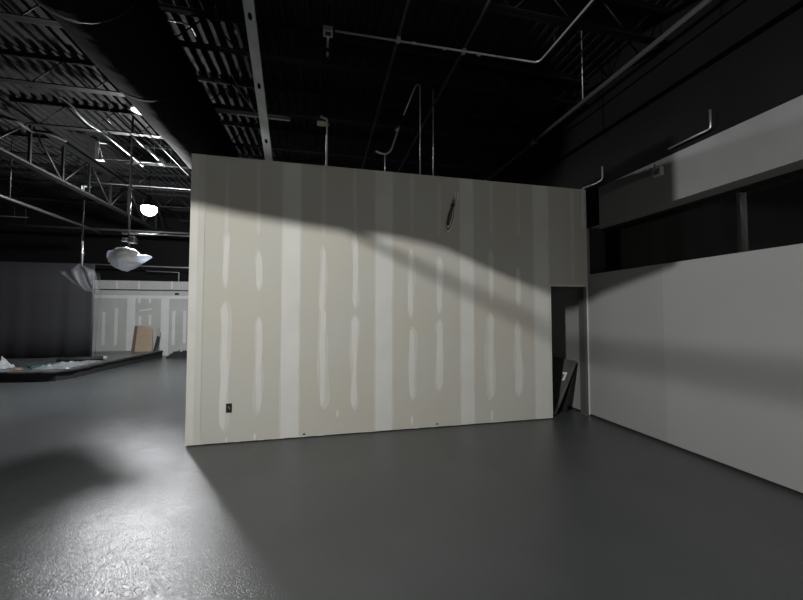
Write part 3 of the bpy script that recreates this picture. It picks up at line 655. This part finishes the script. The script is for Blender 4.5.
a = MB(); a.prism([(b1_.x+.01, YF-.50, PH+.002), (b1_.x+.08, YF-.50, PH+.002), (b1_.x+.09, YF-.23, .72), (b1_.x+.01, YF-.23, .78)], (0, .02, 0)); tag(a.build('black_board', M['black']), 'narrow black strip leaning at the cardboard right edge', 'board')
crumple('trash_bag', -5.0, 14.25, .42, .25, .26, 0, M['black'], 'flat dark bag on the floor by the far wall', 'bag', 41, 20)

# ------------------------------------------------------------------ items on or by the partition
# outlet box
c = at(229, 408, Y=Y0); t = thing('outlet_box', (c.x, Y0, c.z-.055), 'open black electrical outlet box low on the partition', 'outlet')
a = MB(); W_, H_ = .033, .055
for (u0, u1, v0, v1) in ((-W_, W_, -H_, -H_+.008), (-W_, W_, H_-.008, H_), (-W_, -W_+.007, -H_, H_), (W_-.007, W_, -H_, H_)):
    a.box((c.x+u0, Y0-.006, c.z+v0), (c.x+u1, Y0-.001, c.z+v1))
a.build('rim', M['black'], t)
a = MB(); a.box((c.x-W_+.004, Y0-.0035, c.z-H_+.004), (c.x+W_-.004, Y0-.0022, c.z+H_-.004)); a.build('box', M['black'], t)
a = MB(); a.tube([(c.x-.008, Y0-.004, c.z+.02), (c.x+.004, Y0-.006, c.z), (c.x+.012, Y0-.004, c.z-.015)], .004, 6); a.build('wire', M['wire_r'], t)
# coiled cable
t0_ = at(456.5, 191, Y=Y0-.03); t1_ = at(447, 231, Y=Y0-.03)
t = thing('cable_coil', t1_, 'folded bundle of red, black and white cable hanging high on the partition', 'cable')
ax = (t1_-t0_); L_ = ax.length; axn = ax.normalized(); sd_ = Vector((axn.z, 0, -axn.x))
mats_ = [M['wire_w'], M['wire_k'], M['wire_r'], M['wire_w'], M['wire_k']]
for i in range(5):
    wd = .047-.007*i; pts = []
    lo = L_*(1-.03*i); hi = L_*(.02+.07*((i*2) % 5))
    off = (i-2)*.010
    for k in range(33):
        q = 2*PI*k/32; u = (lo+hi)/2+(lo-hi)/2*math.cos(q)
        pinch = .30+.70*min(1, abs(u/L_-.36)/.3)
        pts.append(t0_+axn*u+sd_*(wd*math.sin(q)*pinch+off*.5)+Vector((0, -.004*i+.004*math.sin(3*q), 0)))
    a = MB(); a.tube(pts, .009, 6, cap=False); o = a.build('cable_loop', mats_[i], t)
    o['label'] = ['pale wire loop', 'black wire loop', 'dull red wire loop', 'pale wire loop', 'black wire loop'][i]
a = MB(); c = t0_+axn*L_*.36; a.tube([c-axn*.012, c+axn*.012], .03, 10); a.build('tie', M['wire_k'], t)
a = MB(); a.tube([t0_+axn*.02+Vector((0, .03, .0)), t0_+axn*.02+Vector((0, -.02, .005))], .004, 6); a.build('nail', M['galv'], t)

# dark door slabs leaning inside the doorway
def slab(name, yn, yf, xb, xt, zt, th, m, label):
    t = thing(name, (xb, yn, 0), label, 'panel')
    d_ = Vector((xt-xb, 0, zt)).normalized(); nn = Vector((d_.z, 0, -d_.x))
    a = MB(); p0 = Vector((xb, yn, .004)); p1 = Vector((xt, yn, zt))
    a.prism([p0, p1, p1+nn*th, p0+nn*th], (0, yf-yn, 0)); a.build('slab', m, t, bevel=.003)
    return t, d_, nn
t, d_, nn = slab('door_slab', 4.88, 5.70, 3.58, 3.985, .83, .045, M['slab'], 'dark glossy panel leaning outermost inside the doorway')
c = Vector((3.58, 4.94, .004))+d_*.60
a = MB(); b_ = nn*-.004
a.prism([c+b_+Vector((0, 0, 0)), c+b_+d_*.10, c+b_+d_*.09+Vector((0, .10, 0)), c+b_+d_*.06+Vector((0, .10, 0)), c+b_+d_*.05+Vector((0, .04, 0)), c+b_-d_*.05+Vector((0, .05, 0)), c+b_-d_*.04+Vector((0, 0, 0))], nn*.003); o = a.build('highlight_patch', M['tag'], t); o['label'] = 'pale patch standing in for a highlight'
slab('door_slab', 4.93, 5.66, 3.80, 4.03, .76, .045, M['black'], 'black panel wedged between the glossy panel and the wall')

# ------------------------------------------------------------------ flood light behind the viewer, left
L2 = Vector((-3.0, -.5, 4.2)); AIM = Vector((2.6, 4.7, .7))
sp = bpy.data.lights.new('flood_light_beam', 'SPOT'); sp.energy = 1350; sp.spot_size = math.radians(125); sp.spot_blend = 1; sp.shadow_soft_size = .038; sp.color = (1, .99, .955)
so = bpy.data.objects.new('flood_light_beam', sp); C.objects.link(so); so.location = L2; so.rotation_euler = (AIM-L2).to_track_quat('-Z', 'Y').to_euler()
dv = (AIM-L2).normalized()
t = thing('flood_light', L2-dv*.12, 'flood light hung under the deck behind and left of the viewer', 'light')
a = MB(); a.tube([L2-dv*.16, L2-dv*.13, L2-dv*.03], [.05, .09, .11], 20); a.build('housing', M['steelblk'], t)
a = MB(); a.tube([L2-dv*.029, L2-dv*.022], .09, 20); a.build('lens', M['lens2'], t)
a = MB(); a.tube([L2-dv*.12+Vector((0, 0, .05)), (L2.x-dv.x*.12, L2.y-dv.y*.12, 5.29)], .01, 6); a.build('hanger', M['steelblk'], t)

# ------------------------------------------------------------------ world, camera, colour
wd_ = bpy.data.worlds.new('night'); bpy.context.scene.world = wd_; wd_.use_nodes = True
wd_.node_tree.nodes['Background'].inputs['Color'].default_value = (.7, .8, 1, 1); wd_.node_tree.nodes['Background'].inputs['Strength'].default_value = .004
cam = bpy.data.cameras.new('camera'); co = bpy.data.objects.new('camera', cam); C.objects.link(co)
cam.sensor_fit = 'HORIZONTAL'; cam.sensor_width = 36; cam.lens = 36*F/803; cam.clip_start = .05
co.location = (0, 0, H); co.rotation_euler = (PI/2+PIT, 0, -YAW)
sc = bpy.context.scene; sc.camera = co
sc.view_settings.view_transform = 'Standard'; sc.view_settings.look = 'None'; sc.view_settings.exposure = 0; sc.view_settings.gamma = 1
sc.view_settings.use_curve_mapping = False
sc.cycles.max_bounces = 8; sc.cycles.sample_clamp_indirect = 8
